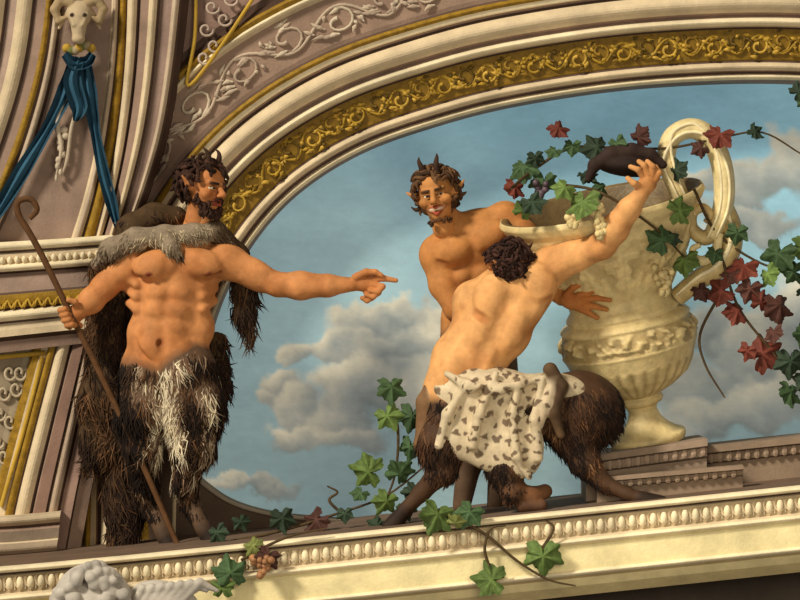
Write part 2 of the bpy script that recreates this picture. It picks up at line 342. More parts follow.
eg.make('egg_and_dart_moulding',M_stone,ctr=(400,545,212))
wb=MB(); wb.add([(-400,-300,-58),(1200,-300,-58),(1200,900,-58),(-400,900,-58)],[(0,1,2,3)],hx('8C7668')); wb.make('wall_back',M_stone,smooth=False)
# ================================================================ STONE PLINTHS
def block(name,x0,x1,y0,y1,b0,b1,d0,d1,col,n=10):
    mb=MB(); X=np.linspace(x0,x1,n+1); Yt=np.linspace(y0,y1,n+1); Yb=np.linspace(b0,b1,n+1)
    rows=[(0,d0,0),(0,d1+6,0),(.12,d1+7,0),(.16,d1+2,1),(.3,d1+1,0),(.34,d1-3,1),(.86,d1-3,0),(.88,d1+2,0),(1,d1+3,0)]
    for i in range(len(rows)-1):
        a=[(X[j],Yt[j]+(Yb[j]-Yt[j])*rows[i][0],rows[i][1]) for j in range(n+1)]; b=[(X[j],Yt[j]+(Yb[j]-Yt[j])*rows[i+1][0],rows[i+1][1]) for j in range(n+1)]
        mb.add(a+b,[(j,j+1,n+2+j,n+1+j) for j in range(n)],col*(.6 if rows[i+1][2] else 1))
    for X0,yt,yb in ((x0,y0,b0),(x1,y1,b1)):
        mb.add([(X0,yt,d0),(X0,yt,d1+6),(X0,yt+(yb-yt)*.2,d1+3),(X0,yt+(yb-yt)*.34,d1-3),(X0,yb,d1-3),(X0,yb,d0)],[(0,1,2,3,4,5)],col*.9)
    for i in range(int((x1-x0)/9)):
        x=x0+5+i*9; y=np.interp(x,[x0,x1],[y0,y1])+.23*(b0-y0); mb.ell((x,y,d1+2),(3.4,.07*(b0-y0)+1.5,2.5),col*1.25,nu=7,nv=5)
    return mb.make(name,M_stone,ctr=((x0+x1)/2,(y0+b0)/2,d1),smooth=False)
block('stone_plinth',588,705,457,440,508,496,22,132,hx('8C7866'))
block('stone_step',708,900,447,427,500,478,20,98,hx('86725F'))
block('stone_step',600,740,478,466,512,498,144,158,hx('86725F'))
# ================================================================ VASE
VPROF=[(0,36),(5,38),(8,37),(10,32),(16,24),(24,17),(33,14),(38,16),(40,21),(44,23),(48,20),(50,25),(56,36),(66,49),(80,60),(94,65.5),(97,67.5),(100,65.5),(112,65),(120,63),(123,65),(126,62),(130,55),(133,57),(137,54),(141,51),(150,52),(162,58),(178,68),(196,79),(212,87),(226,93),(231,98),(238,102),(243,100),(242,94),(232,88),(216,80),(198,70),(180,58),(178,5)]
AX=np.array([-.20,-.97,.16]); AX/=np.linalg.norm(AX)
def vase():
    e=empty('garlanded_stone_urn',(650,440,80),(640,320,100))
    prof=np.array(VPROF,float)
    t=np.r_[0,np.cumsum(np.linalg.norm(np.diff(prof,axis=0),axis=1))]; tt=np.linspace(0,t[-1],300); T=np.interp(tt,t,prof[:,0]); R=np.interp(tt,t,prof[:,1])
    out=tt<np.interp(34,range(len(t)),t)
    n=220; u=np.cross(AX,[0,0,1]); u/=np.linalg.norm(u); v=np.cross(AX,u)
    V=[];C=[]; base=np.array([650,440,80.])
    for i in range(len(T)):
        a=np.arange(n)/n*2*math.pi; r=np.full(n,R[i]); dk=np.zeros(n)
        if out[i]:
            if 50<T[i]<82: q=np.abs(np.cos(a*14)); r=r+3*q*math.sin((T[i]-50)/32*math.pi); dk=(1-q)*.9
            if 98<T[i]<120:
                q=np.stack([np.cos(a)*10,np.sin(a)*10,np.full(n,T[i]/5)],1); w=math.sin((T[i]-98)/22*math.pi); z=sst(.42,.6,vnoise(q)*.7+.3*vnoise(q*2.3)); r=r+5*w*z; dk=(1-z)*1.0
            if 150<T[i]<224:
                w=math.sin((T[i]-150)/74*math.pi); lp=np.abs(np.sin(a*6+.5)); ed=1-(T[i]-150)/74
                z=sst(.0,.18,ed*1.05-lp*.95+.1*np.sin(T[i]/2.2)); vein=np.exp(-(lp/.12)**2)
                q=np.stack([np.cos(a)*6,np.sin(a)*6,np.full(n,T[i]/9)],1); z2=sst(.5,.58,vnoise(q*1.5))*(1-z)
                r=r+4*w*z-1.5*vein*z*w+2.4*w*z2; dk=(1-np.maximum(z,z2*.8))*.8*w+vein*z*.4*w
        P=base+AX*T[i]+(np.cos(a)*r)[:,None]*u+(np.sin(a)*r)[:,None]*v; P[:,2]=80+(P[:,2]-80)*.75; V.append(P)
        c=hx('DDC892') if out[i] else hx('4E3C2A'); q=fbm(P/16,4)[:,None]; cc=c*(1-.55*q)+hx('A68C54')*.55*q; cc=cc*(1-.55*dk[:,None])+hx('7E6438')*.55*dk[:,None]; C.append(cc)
    V=np.vstack(V);C=np.vstack(C); m=len(T)
    F=[(i*n+j,i*n+(j+1)%n,(i+1)*n+(j+1)%n,(i+1)*n+j) for i in range(m-1) for j in range(n)]
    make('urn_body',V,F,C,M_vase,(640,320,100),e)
    K=hx('DAC792'); K2=hx('C0A872'); KL=hx('E8D8AC')  # KL paints highlights along the raised ribs of the handle
    h=MB()
    A1=[(688,218,112),(674,190,114),(665,164,114),(670,143,114),(686,134,114),(702,139,114),(715,158,114),(721,186,114),(719,214,114),(708,240,112)]
    h.tube(A1,[8,9,9,9.5,10,10.5,10.5,10.5,10,8],K,n=16,m=8,flat=1.5)
    for sx in (-4,4): h.tube([(p[0]+sx*(1 if i>4 else -1 if i<3 else 0),p[1]+(sx if 2<=i<=6 else 0),p[2]+14) for i,p in enumerate(A1)],[1,1.8,1.8,1.8,1.2],KL,n=7,m=6)
    h.tube([(712,236,114),(700,240,114),(689,230,116),(690,216,118),(700,211,120),(707,218,121),(702,225,122)],[8,7.5,6.5,5.5,4.5,3.6,2.6],K2,n=12,m=8,flat=1.2)
    A2=[(722,206,108),(729,230,108),(727,252,108),(714,270,108),(696,281,106),(676,298,100)]
    h.tube(A2,[7,10,11,11,10,9],K2,n=16,m=8,flat=1.4); h.tube([(p[0]-2,p[1]-2,p[2]+14) for p in A2],[1,2.4,2.8,2.4,1],KL,n=7,m=6)
    h.tube([(716,236,120),(712,252,122),(702,262,122),(692,260,122),(690,251,123),(697,247,124)],[4,5,5,4.5,3.5,2.4],K,n=10,m=8)
    h.make('urn_handle',M_vase,(640,320,100),e)
    w=Sdf(3); w.chain([(588,184,134),(594,170,134),(610,160,134),(630,157,134),(648,161,136),(660,170,138)],[3.5,6,8,8,6.5,4],hx('33251F'),3); w.ell((626,170,122),(32,11,24),6,col=hx('2A1F1A'))
    w.build('wine_skin',M_cloth,1.0,(640,320,100),e)
vase()
VPA=np.array(VPROF[:34],float)
def vfront(x,y):
    t=(440-y)/.955
    if t<0 or t>262: return 130
    r=np.interp(t,VPA[:,0],VPA[:,1]); cx=650-.2*t
    if abs(x-cx)>=r: return 126
    return 80+.12*t+.75*math.sqrt(r*r-(x-cx)**2)+11
# ================================================================ LEAVES
G1=hx('586C36');G2=hx('3E5434');G3=hx('2C3A2A');RD=hx('6A3428');RB=hx('4E3028');OL=hx('747A42')
LC={'g':G1,'d':G2,'k':G3,'r':RD,'b':RB,'o':OL}
def leaf(mb,c,s,rot,col,tilt=0.,tiltx=0.):
    n=72; V=[(0,0,.12)];C=[col*1.35]
    th=np.linspace(0,2*math.pi,n,endpoint=False)
    r=np.full(n,.6)
    for a0,am,w in ((90,.42,24),(26,.36,22),(154,.36,22),(-36,.24,22),(216,.24,22)):
        dd=(np.degrees(th)-a0+180)%360-180; r+=am*np.exp(-(dd/w)**2)
    dd=(np.degrees(th)+90+180)%360-180; r*=1-.75*np.exp(-(dd/14)**2)
    r*=1+.08*(2*np.abs((th*12/math.pi)%2-1)-1)
    cn=rng.normal(size=5)*.14
    for f in (.35,.7,1.0):
        for i in range(n):
            x,y=f*r[i]*math.cos(th[i]),f*r[i]*math.sin(th[i]); rid=max(math.cos((th[i]-math.pi/2)*5.6),-.6)
            z=.1*rid*f-.2*f*f+cn[0]*x*x+cn[1]*x*y+cn[2]*y*y+.05*rng.normal()*f*f; V.append((x,y,z))
            C.append(col*(1+.45*max(rid,0)**3*(1.1-f))*rng.uniform(.85,1.1))
    V=np.array(V); F=[(0,1+i,1+(i+1)%n) for i in range(n)]
    for b in (0,1): F+=[(1+b*n+i,1+(b+1)*n+i,1+(b+1)*n+(i+1)%n,1+b*n+(i+1)%n) for i in range(n)]
    R=rotz(rot)@rotm(tilt,tiltx,0); V[:,1]*=-1
    mb.add(np.array(c,float)+(V*s)@R.T,F,np.clip(np.array(C)*rng.uniform(.75,1.25),0,1))
def grapes(mb,c,n,w,h,r,col):
    for i in range(n):
        t=rng.uniform(0,1); x=rng.uniform(-1,1)*w*(1-t*.75); mb.ell((c[0]+x,c[1]+t*h,c[2]+rng.uniform(0,w*.6)),r*rng.uniform(.85,1.1),col*rng.uniform(.8,1.15),nu=8,nv=6)
def vine(name,leaves,stems,gr=(),ctr=(400,300,0),dflt=None):
    e=empty(name,(leaves[0][0],leaves[0][1],100),ctr); mb=MB()
    for L in leaves:
        x,y,s,c=L[:4]; d=L[4] if len(L)>4 else dflt(x,y)
        leaf(mb,(x,y,d+rng.uniform(0,6)),s*.9,rng.uniform(-160,160) if rng.random()<.4 else rng.uniform(150,210),LC[c],rng.uniform(-38,38),rng.uniform(-36,26))
    mb.make('leaves',M_leaf,ctr,e,True); st=MB()
    for s in stems:
        pts=[(p[0],p[1],p[2] if len(p)>2 else dflt(p[0],p[1])-3) for p in s]; st.tube(pts,[1.6,1.3,.8],hx('4A3A22'),n=6,m=6)
    st.make('stems',M_leaf,ctr,e)
    if gr:
        g=MB()
        for q in gr: grapes(g,(q[0],q[1],q[2] if q[2] else dflt(q[0],q[1])),q[3],q[4],q[5],3.6,q[6])
        g.make('grape_clusters',M_vase,ctr,e)
GR=hx('CDB882')
vine('grapevine_garland',[(528,168,20,'d'),(520,188,15,'r'),(562,131,15,'r'),(558,153,11,'d'),(600,150,19,'k'),(640,140,16,'b'),(576,148,12,'d'),(583,204,23,'g'),(548,184,18,'d'),(535,204,17,'k'),(566,190,15,'g'),(612,160,13,'k'),(618,146,14,'d'),(676,172,15,'k'),(718,137,19,'r'),(752,134,12,'k'),(676,212,18,'g'),(660,240,19,'d'),(684,258,19,'g'),(700,150,12,'b'),(527,212,14,'g'),(590,176,13,'k'),(540,160,12,'k'),(630,152,13,'r'),(672,236,12,'k'),(604,188,13,'d'),
 (735,232,15,'d'),(714,252,12,'d'),(742,264,20,'r'),(775,252,24,'d'),(802,246,20,'g'),(720,288,20,'r'),(748,286,17,'b'),(776,302,22,'b'),(802,284,16,'k'),(736,308,17,'r'),(760,350,24,'r'),(787,356,20,'k'),(803,330,18,'d'),(745,346,13,'r'),(787,386,19,'d'),(803,372,18,'k'),(765,272,16,'g'),(758,300,14,'r'),(794,96,13,'k'),(802,104,13,'d'),(700,288,13,'b'),(730,272,14,'b'),(790,270,15,'d'),(770,328,14,'b')],
 [[(516,190),(540,170),(575,150),(620,150),(670,150),(720,140),(760,135),(798,156)],[(692,190),(716,232),(760,262),(812,276)],[(716,235),(735,300),(768,345),(812,400)],[(720,290),(700,330),(705,360),(724,392)],[(560,185),(600,195),(655,230),(690,262)]],
 [(600,208,0,28,10,30,GR),(662,264,0,30,11,28,GR),(690,252,0,12,7,14,GR),(545,182,0,14,8,16,hx('5A4A52')),(574,216,0,12,7,14,GR)],ctr=(660,220,140),dflt=vfront)
dl=lambda x,y:150
vine('trailing_grapevine',[(390,390,19,'d'),(386,418,18,'g'),(410,418,19,'d'),(368,472,22,'g'),(398,474,19,'d'),(408,448,17,'d'),(385,500,17,'g'),(412,492,15,'k'),(285,516,17,'k'),(318,518,19,'b'),(222,530,14,'k'),(245,520,12,'k'),(376,524,12,'k'),(404,508,13,'d'),(345,512,11,'k'),(360,492,12,'d')],
 [[(385,385),(396,430),(392,480),(372,520)],[(232,540),(280,530),(330,515),(385,495),(430,460)],[(345,515),(330,500),(338,492),(328,486)]],ctr=(350,480,150),dflt=dl)
df=lambda x,y:226
vine('hanging_grapevine',[(240,572,21,'d'),(232,586,15,'g'),(276,556,16,'b'),(435,516,23,'g'),(466,514,18,'d'),(535,555,24,'g'),(487,578,22,'g'),(262,546,13,'o'),(452,524,12,'o')],
 [[(250,560),(275,546),(300,536),(330,530)],[(440,515),(480,535),(510,560),(540,578),(566,584)],[(484,566),(480,548),(486,530),(500,527)],[(535,548),(545,530),(538,522)]],
 [(270,556,228,18,12,18,hx('A07048'))],ctr=(400,550,226),dflt=df)
# ================================================================ HEADS
def head(c,s,yaw,pitch,roll,parent,ctr,skin=SK,hair=HAIR,smile=False,beard=0,horns=True,hairn=130,lowhair=False,hornc='3A281C',hl=1.0,neck=True):
    R=rotm(yaw,pitch,roll); c=np.array(c,float); L=lambda *p:c+R@(np.array(p,float)*s); sd=Sdf(.12*s)
    def E(p,r,col=None,k=.12,op='add',st=1,fur=0): sd.ell(L(*p),np.array(r,float)*s,col=col,k=k*s,op=op,R=R,st=st,fur=fur)
    def Cp(p,q,a,b,col=None,k=.1,op='add',st=1): sd.cap(L(*p),L(*q),a*s,b*s,col,k*s,op,st=st)
    E((0,-.25,-.15),(.66,.72,.82),skin); E((0,.28,.12),(.5,.66,.6),skin,.2); E((0,.8,.42),(.2,.17,.2),skin,.2)
    E((0,-.4,.42),(.48,.3,.3),skin,.2)
    Cp((-.36,-.17,.62),(-.08,-.12,.72),.1,.09,skin,.12); Cp((.36,-.17,.62),(.08,-.12,.72),.1,.09,skin,.12)
    for x in (-1,1):
        E((x*.27,.0,.78),(.17,.12,.16),skin*.62,.1,'sub'); E((x*.38,.26,.48),(.2,.17,.2),skin,.18)
        E((x*.38,.26,.66),(.17,.14,.15),SKR,.14,'paint',.6)
        Cp((x*.14,-.15,.84),(x*.42,-.17,.7),.05,.035,hair,.05)
        Cp((x*.15,-.045,.75),(x*.4,-.04,.64),.045,.035,skin*.7,.04)
        Cp((x*.17,.095,.74),(x*.37,.08,.65),.03,.03,skin*.8,.04)
        E((x*.09,.31,.86),(.085,.075,.09),skin,.07)
        Cp((x*.62,.02,-.05),(x*.78,-.1,-.08),.15,.14,skin,.08); Cp((x*.78,-.1,-.08),(x*1.1,-.36,-.12),.13,.03,skin,.06); E((x*.8,-.08,.05),(.07,.12,.06),SKD,.06,'paint')
    Cp((0,-.14,.7),(0,.26,.98),.075,.12,skin,.1); E((0,.3,.98),(.1,.09,.1),SKR,.1,'paint',.6)
    for x in (-1,1): E((x*.06,.39,.9),(.035,.03,.04),SKD*.4,.03,'sub')
    if smile:
        for x in (-1,1): E((x*.4,.2,.56),(.2,.15,.18),skin,.12)
        E((0,.57,.74),(.31,.13,.18),hx('4A1812'),.05,'sub'); E((0,.53,.64),(.26,.06,.1),hx('D8C8AA'),.03)
        Cp((-.36,.41,.58),(0,.48,.76),.035,.045,hx('96462C'),.05); Cp((.36,.41,.58),(0,.48,.76),.035,.045,hx('96462C'),.05)
        Cp((-.34,.48,.58),(0,.73,.71),.04,.065,hx('96462C'),.05); Cp((.34,.48,.58),(0,.73,.71),.04,.065,hx('96462C'),.05)
        for x in (-1,1): Cp((x*.17,.3,.84),(x*.44,.5,.58),.03,.035,skin*.6,.05,'sub')
    else:
        Cp((-.2,.5,.7),(0,.48,.8),.05,.06,hx('8A4028'),.05);Cp((.2,.5,.7),(0,.48,.8),.05,.06,hx('8A4028'),.05)
        Cp((-.16,.62,.7),(.16,.62,.7),.06,.06,hx('904630'),.05); Cp((-.2,.555,.84),(.2,.555,.84),.035,.035,hx('3A140E'),.03,'sub')
    if neck: Cp((0,.4,-.15),(0,1.2,-.3),.42,.44,skin,.2)
    sd.build('head',M_skin,max(.45,s*.022),ctr,parent,lambda V,C,f:C*(1+.3*(fbm(V/5,3)[:,None]-.5)))
    mb=MB()
    for x in (-1,1):
        mb.ell(L(x*.27,.02,.6),.12*s,hx('C8BCA4'),nu=12,nv=9); mb.ell(L(x*.26+.02,.02,.69),(.06*s),hx('1A100A'),nu=8,nv=6)
    mb.make('eyes',M_vase,ctr,parent)
    hm=MB(); hm.ell(L(0,-.3,-.2),np.array([.68,.72,.8])*s,hair*1.0,R=R,nu=20,nv=14)
    k=0
    while k<hairn:
        v=rng.normal(size=3); v/=np.linalg.norm(v)
        p=np.array([0,-.25,-.15])+v*np.array([.68,.76,.84])
        if (p[2]>.3 and p[1]>-.6) or p[1]>(.6 if lowhair else .28) or (abs(p[0])>.5 and p[1]>-.2 and p[2]>-.15 and not lowhair): continue
        k+=1; g=hair*rng.uniform(.6,2.4); dn_=np.array([.25*np.sign(v[0]),.5,-.15])+rng.normal(size=3)*.45; dn_=dn_-.8*(dn_@v)*v; dn_/=np.linalg.norm(dn_)+1e-6
        cr=np.cross(dn_,v); ln=rng.uniform(.28,.55)*hl
        pts=[L(*(p+v*(.04+.12*math.sin(t*2.6))+dn_*ln*t+cr*.1*math.sin(t*5+k))) for t in np.linspace(0,1,6)]
        hm.tube(pts,[.05*s,.085*s,.075*s,.015*s],g,n=6,m=2)
    for k in range(beard):
        a=rng.uniform(-1.35,1.35); y=rng.uniform(.48,1.0) if not smile else rng.uniform(.88,1.02); p=np.array([.52*math.sin(a)*(1.15-.4*y),y,.08+.6*math.cos(a)*(1.1-.25*y)])
        if abs(p[0])<.26 and y<.76 and not smile: continue
        q=p+(np.array([.08*rng.normal(),.26,.06]) if not smile else np.array([.03*rng.normal(),.12,.02])); hm.tube([L(*p),L(*((p+q)/2+np.array([.06*rng.normal(),0,.05]))),L(*q)],[.06*s,.06*s,.01*s] if not smile else [.035*s,.035*s,.01*s],hair*rng.uniform(.6,2.0),n=5,m=3)
    if beard and not smile:
        for x in (-1,1): hm.tube([L(0,.43,.87),L(x*.16,.45,.84),L(x*.34,.6,.66)],[.035*s,.045*s,.02*s],hair*1.3,n=5,m=3)
    if horns:
        for x in (-1,1): hm.tube([L(x*.24,-.8,.32),L(x*.28,-1.1,.42),L(x*.34,-1.35,.34),L(x*.34,-1.52,.14)],[.14*s,.11*s,.07*s,.015*s],hx(hornc),n=8,m=5)
    hm.make('hair_and_horns',M_fur,ctr,parent)
# ================================================================ FIGURE 1
def paintjit(V,C,fur):
    n=fbm(V/10,4)[:,None]; m=fbm(V/24+7,3)[:,None]; C=C*(1+(n-.5)*.4); w=sst(.5,.75,m)*.35*(C.mean(1)>.08)[:,None]; return np.clip(C*(1-w)+SKR*w,0,1)
c1=(200,340,100); S1=empty('satyr',(180,548,95),c1)
b=Sdf(8)
b.ell((180,268,92),(42,32,24),8,col=SK); b.ell((173,298,92),(37,36,22),5,col=SK,k=12); b.ell((164,334,94),(36,32,22),-5,col=SK,k=12); b.ell((165,362,92),(40,24,25),0,col=SK,k=12)
b.cap((192,246,92),(203,210,94),15,13,SK)
b.ell((158,267,112),(23,15,12),-10,k=4); b.ell((202,266,112),(21,15,12),14,k=4)
for x,y,r in [(160,294,10),(181,293,10),(157,311,10),(178,311,10),(154,329,10),(174,329,10)]: b.ell((x,y,109.5),(r,8.5,8),-4,k=6)
b.ell((163,348,110),(24,18,13),0,k=8)
for y in (286,298,310): b.cap((203,y,106),(214,y-8,96),4,3.5,None,6); b.cap((138,y,104),(130,y-6,96),4,3.5,None,6)
b.cap((171,258,126),(165,350,124),2.5,2.5,None,7,'sub'); b.ell((162,343,123),(2.6,3.6,6),k=3,op='sub',col=SKD)
b.chain([(138,280,116),(158,284,124),(178,281,124)],[1.6,1.8,1.6],SKD,5,op='sub'); b.chain([(184,281,124),(204,283,122),(220,274,112)],[1.6,1.8,1.6],SKD,5,op='sub')
b.chain([(134,338,112),(144,354,116),(158,364,118)],[2,2,2],None,5,op='sub'); b.chain([(200,340,112),(190,356,116),(172,365,118)],[2,2,2],None,5,op='sub')
b.ell((151,276,122),(2.6,2.2,2),k=2,col=hx('6E3220')); b.ell((209,275,121),(2.6,2.2,2),k=2,col=hx('6E3220'))
b.ell((200,330,92),(14,20,15),10,k=8)
b.ell((224,262,96),(21,17,18),15,col=SK,k=5); b.cap((224,263,94),(276,286,102),16.5,11,SK); b.ell((252,269,104),(19,9,9),24,k=4); b.ell((254,284,96),(18,8,9),24,k=4)
b.chain([(276,286,102),(298,287,106),(325,287,108),(347,286,110)],[11.5,13.5,10.5,7],SK,5); b.ell((303,281,110),(17,6,8),4,k=3)
b.ell((360,285,110),(13,8,6),0,col=SK,k=4)
b.chain([(366,281,111),(379,280,112),(391,282,112)],[3.8,3.1,2.4],SK,1.3)
b.chain([(368,286,113),(378,288,116),(374,293,117),(366,292,116)],[3.5,3.1,2.8,2.4],SK,1.1)
b.chain([(366,291,112),(374,294,115),(369,298,115),(362,296,114)],[3.2,2.9,2.6,2.3],SK,1.1)
b.chain([(362,294,110),(368,299,112),(363,302,112),(358,299,112)],[2.9,2.6,2.4,2.2],SK,1.1)
b.chain([(352,279,113),(362,274,116),(371,274,116),(377,277,116)],[4.2,3.6,3.0,2.4],SK,1.4)
b.ell((134,262,90),(20,18,17),-20,col=SK,k=5); b.cap((132,262,90),(107,288,98),16,12.5,SK); b.chain([(107,288,98),(94,302,106),(83,312,112)],[12.5,12,8],SK,5)
b.ell((77,316,112),(9,9,6.5),20,col=SKR*.3+SK*.7,k=4)
for i,(x,y) in enumerate([(68,311),(70,316),(72,321),(75,326)]): b.chain([(x+9,y,112),(x+2,y-1,122),(x-3,y,120),(x-1,y+2,112)],[3,3,2.7,2.3],SK*.85,1)
b.chain([(82,310,116),(80,303,122),(74,301,124)],[3.8,3.2,2.6],SK*.85,1.2)
for p,r in [((276,290,104),14),((360,285,110),18),((107,292,98),18),((80,316,112),16),((165,358,112),16),((222,262,100),12),((180,300,130),10)]: b.ell(p,(r,r,r),col=SKR,k=16,op='paint',st=.45)
fb=hx('5E4836')
b.chain([(184,372,94),(192,405,100),(194,436,106)],[33,30,23],fb,8,1); b.chain([(194,436,106),(186,474,98),(190,498,92)],[19,12,9],fb,6,1); b.chain([(190,498,92),(203,524,100)],[8,7.5],fb,4,1)
b.chain([(150,374,90),(146,408,96),(144,436,96)],[29,26,20],fb,8,1); b.chain([(144,436,96),(146,478,84),(150,503,78)],[17,11,9],fb,6,1); b.chain([(150,503,78),(164,530,86)],[8,8],fb,4,1)
HO=hx('2A1E16')
b.cap((204,524,100),(214,541,103),7.5,10.5,HO,3); b.cap((214,541,103),(220,544,104),9,7,HO,2); b.cap((164,530,86),(172,544,90),8,10.5,HO,3)
o,V,N,C,fu=b.build('body',M_skin,1.0,c1,S1,paintjit)
m=fu>.5; Vf,Nf=V[m],N[m]; m2=(Vf[:,1]<514)
def furcol1(P,idx):
    n=fbm(P/np.array([11,60,11])+3,3); n=n+.13*np.exp(-((P[:,0]-176)/30)**2-((P[:,1]-415)/50)**2)-.12*sst(460,520,P[:,1])-.14*sst(160,130,P[:,0])+.04*rng.normal(size=len(P)); return pal((n-.4)*2.9,[hx('1E140E'),FD,hx('4A3522'),FB,hx('86705A'),hx('B4A286'),hx('D8CAAC')])
v,f,cc=locks(Vf[m2],Nf[m2],7500,lambda P:np.stack([.4*np.sin(P[:,1]/14+P[:,0]/9),np.ones(len(P)),0*P[:,0]],1),(8,20),1.2,furcol1,wild=.22,lift=.1,lfn=lambda P:1-.6*sst(450,505,P[:,1]))
make('goat_fur',v,f,cc,M_fur,c1,S1)
head((204,192,100),26,50,4,6,S1,c1,skin=hx('B47444'),beard=90,hairn=170)
k=Sdf(8); kc=hx('46341F'); kg=hx('8A7A66')
k.chain([(124,250,86),(134,232,84),(154,221,80),(176,219,80)],[13,15,14,10],kc,8,1); k.chain([(100,266,96),(114,251,104),(138,241,108),(166,238,110),(194,236,110),(214,234,104)],[7,10,10,9,9,7],kg,6,1,fl=.9)
k.chain([(216,232,104),(236,256,90),(243,288,84),(242,314,84),(247,334,84)],[9,10,11,9,4],kc,6,1,fl=.8)
k.chain([(166,238,114),(172,250,118),(180,256,119)],[9,7,4],kg,5,1)
k.chain([(104,270,84),(108,310,78),(110,350,74),(104,400,72),(100,440,72),(90,458,74)],[14,17,20,24,20,6],kc,8,1,fl=.6); k.chain([(120,380,70),(124,440,66),(124,500,64),(122,548,62)],[20,24,19,15],FD,8,1,fl=.6)
k.chain([(215,340,78),(220,385,74),(216,420,74)],[8,9,3],kc,6,1,fl=.7)
o,V,N,C,fu=k.build('pelt_cloak',M_fur,1.5,c1,S1)
def kcol(P,idx):
    g=(sst(266,246,P[:,1])*sst(96,104,P[:,2])); n=fbm(P/np.array([14,40,14]),3)+.04*rng.normal(size=len(P)); A=pal((n-.35)*2.4,[FD,FD,hx('42301F'),FB,hx('6E5038')]); B=pal((n-.3)*2.4,[hx('4A3A2A'),hx('7A6852'),hx('9A8A72'),hx('B8A888')]); return A*(1-g)[:,None]+B*g[:,None]
v,f,cc=locks(V,N,6500,lambda P:np.stack([.35*np.sin(P[:,1]/20+P[:,0]/14)+.8*sst(265,245,P[:,1])*np.where(P[:,0]<150,-1,.7),np.ones(len(P))*.7,0*P[:,0]],1),(8,20),1.15,kcol,wild=.28,lift=.08,lfn=lambda P:1-.62*sst(285,262,P[:,1]))
make('cloak_fur',v,f,cc,M_fur,c1,S1)
st=MB(); st.tube([(36,222,122),(43,214,122),(39,205,122),(31,203,122),(24,208,122),(26,220,122),(36,236,122),(50,262,121),(75,314,118),(105,375,114),(140,450,112),(182,546,114)],[2.5,2.8,3,3,3.2,3.2,3.2,3.2,3,3,3,2.6],hx('5E4026'),n=9)
st.make('shepherd_crook',M_fur,c1,S1)
# ================================================================ FIGURE 2
c2=(460,240,85); S2=empty('satyr',(460,330,80),c2)
b=Sdf(8); T2=hx('BA7E46')
b.ell((472,240,74),(44,29,24),-24,col=T2); b.ell((470,275,72),(35,38,22),-8,col=T2,k=12); b.ell((474,320,70),(33,34,22),0,col=T2,k=12)
b.cap((456,236,76),(443,214,82),15,14,T2); b.ell((453,250,93),(21,15,12),-20,k=4); b.ell((490,236,93),(21,15,12),-25,k=4)
for x,y in [(462,276),(481,272),(463,293),(482,290),(464,310),(482,307)]: b.ell((x,y,90),(9.5,8,7),-10,k=3)
b.cap((474,238,104),(473,300,98),2.2,2.2,None,5,'sub'); b.chain([(438,262,98),(455,268,106),(470,262,106)],[1.6,1.8,1.6],SKD,4,op='sub'); b.chain([(478,256,106),(495,252,106),(508,240,100)],[1.6,1.8,1.6],SKD,4,op='sub')
b.ell((438,254,78),(18,20,18),0,col=T2,k=4); b.chain([(438,256,78),(444,284,84),(456,308,92)],[16,14,11],T2,5); b.chain([(456,308,92),(480,318,110),(500,316,118)],[11,10,7],T2,5); b.ell((508,315,120),(10,7,6),0,col=T2,k=4)
for i in range(4): b.chain([(513,311+i*3.4,121),(521,310+i*4,124),(527,312+i*4,122)],[2.8,2.6,2.1],T2,1)
b.chain([(508,309,122),(514,304,124),(520,303,124)],[3.2,2.8,2.2],T2,1)
b.ell((504,219,74),(18,16,16),0,col=T2,k=5); b.chain([(505,219,74),(522,236,84),(532,262,96)],[15.5,14,11],T2); b.chain([(532,262,96),(545,285,112),(558,297,126)],[11,10,7.5],T2,5)
b.ell((568,300,134),(12,8.5,6),8,col=T2,k=4)
for i,(a,bb,c_) in enumerate([((574,294,136),(587,290,140),(599,290,140)),((576,298,137),(591,297,141),(604,299,141)),((575,303,136),(589,305,140),(601,308,140)),((572,306,135),(583,311,138),(592,316,138))]): b.chain([a,bb,c_],[3.4,3.0,2.2],T2,1.1)
b.chain([(562,294,136),(568,287,140),(577,283,142)],[3.6,3.2,2.5],T2,1.2)
for p,r in [((440,252,84),12),((456,308,92),14),((578,300,140),24),((472,262,90),12),((510,220,84),12)]: b.ell(p,(r,r,r),col=SKR,k=14,op='paint',st=.4)
b.chain([(470,345,70),(462,400,74),(470,455,64),(462,500,70)],[30,22,13,9],fb,8,1); b.chain([(488,345,64),(500,400,66),(500,455,56),(496,500,60)],[28,20,12,9],fb,8,1)
o,V,N,C,fu=b.build('body',M_skin,1.0,c2,S2,paintjit)
head((437,197,94),26.5,-10,4,-12,S2,c2,skin=hx('BC8048'),smile=True,beard=30,hairn=150,hair=hx('46301E'))
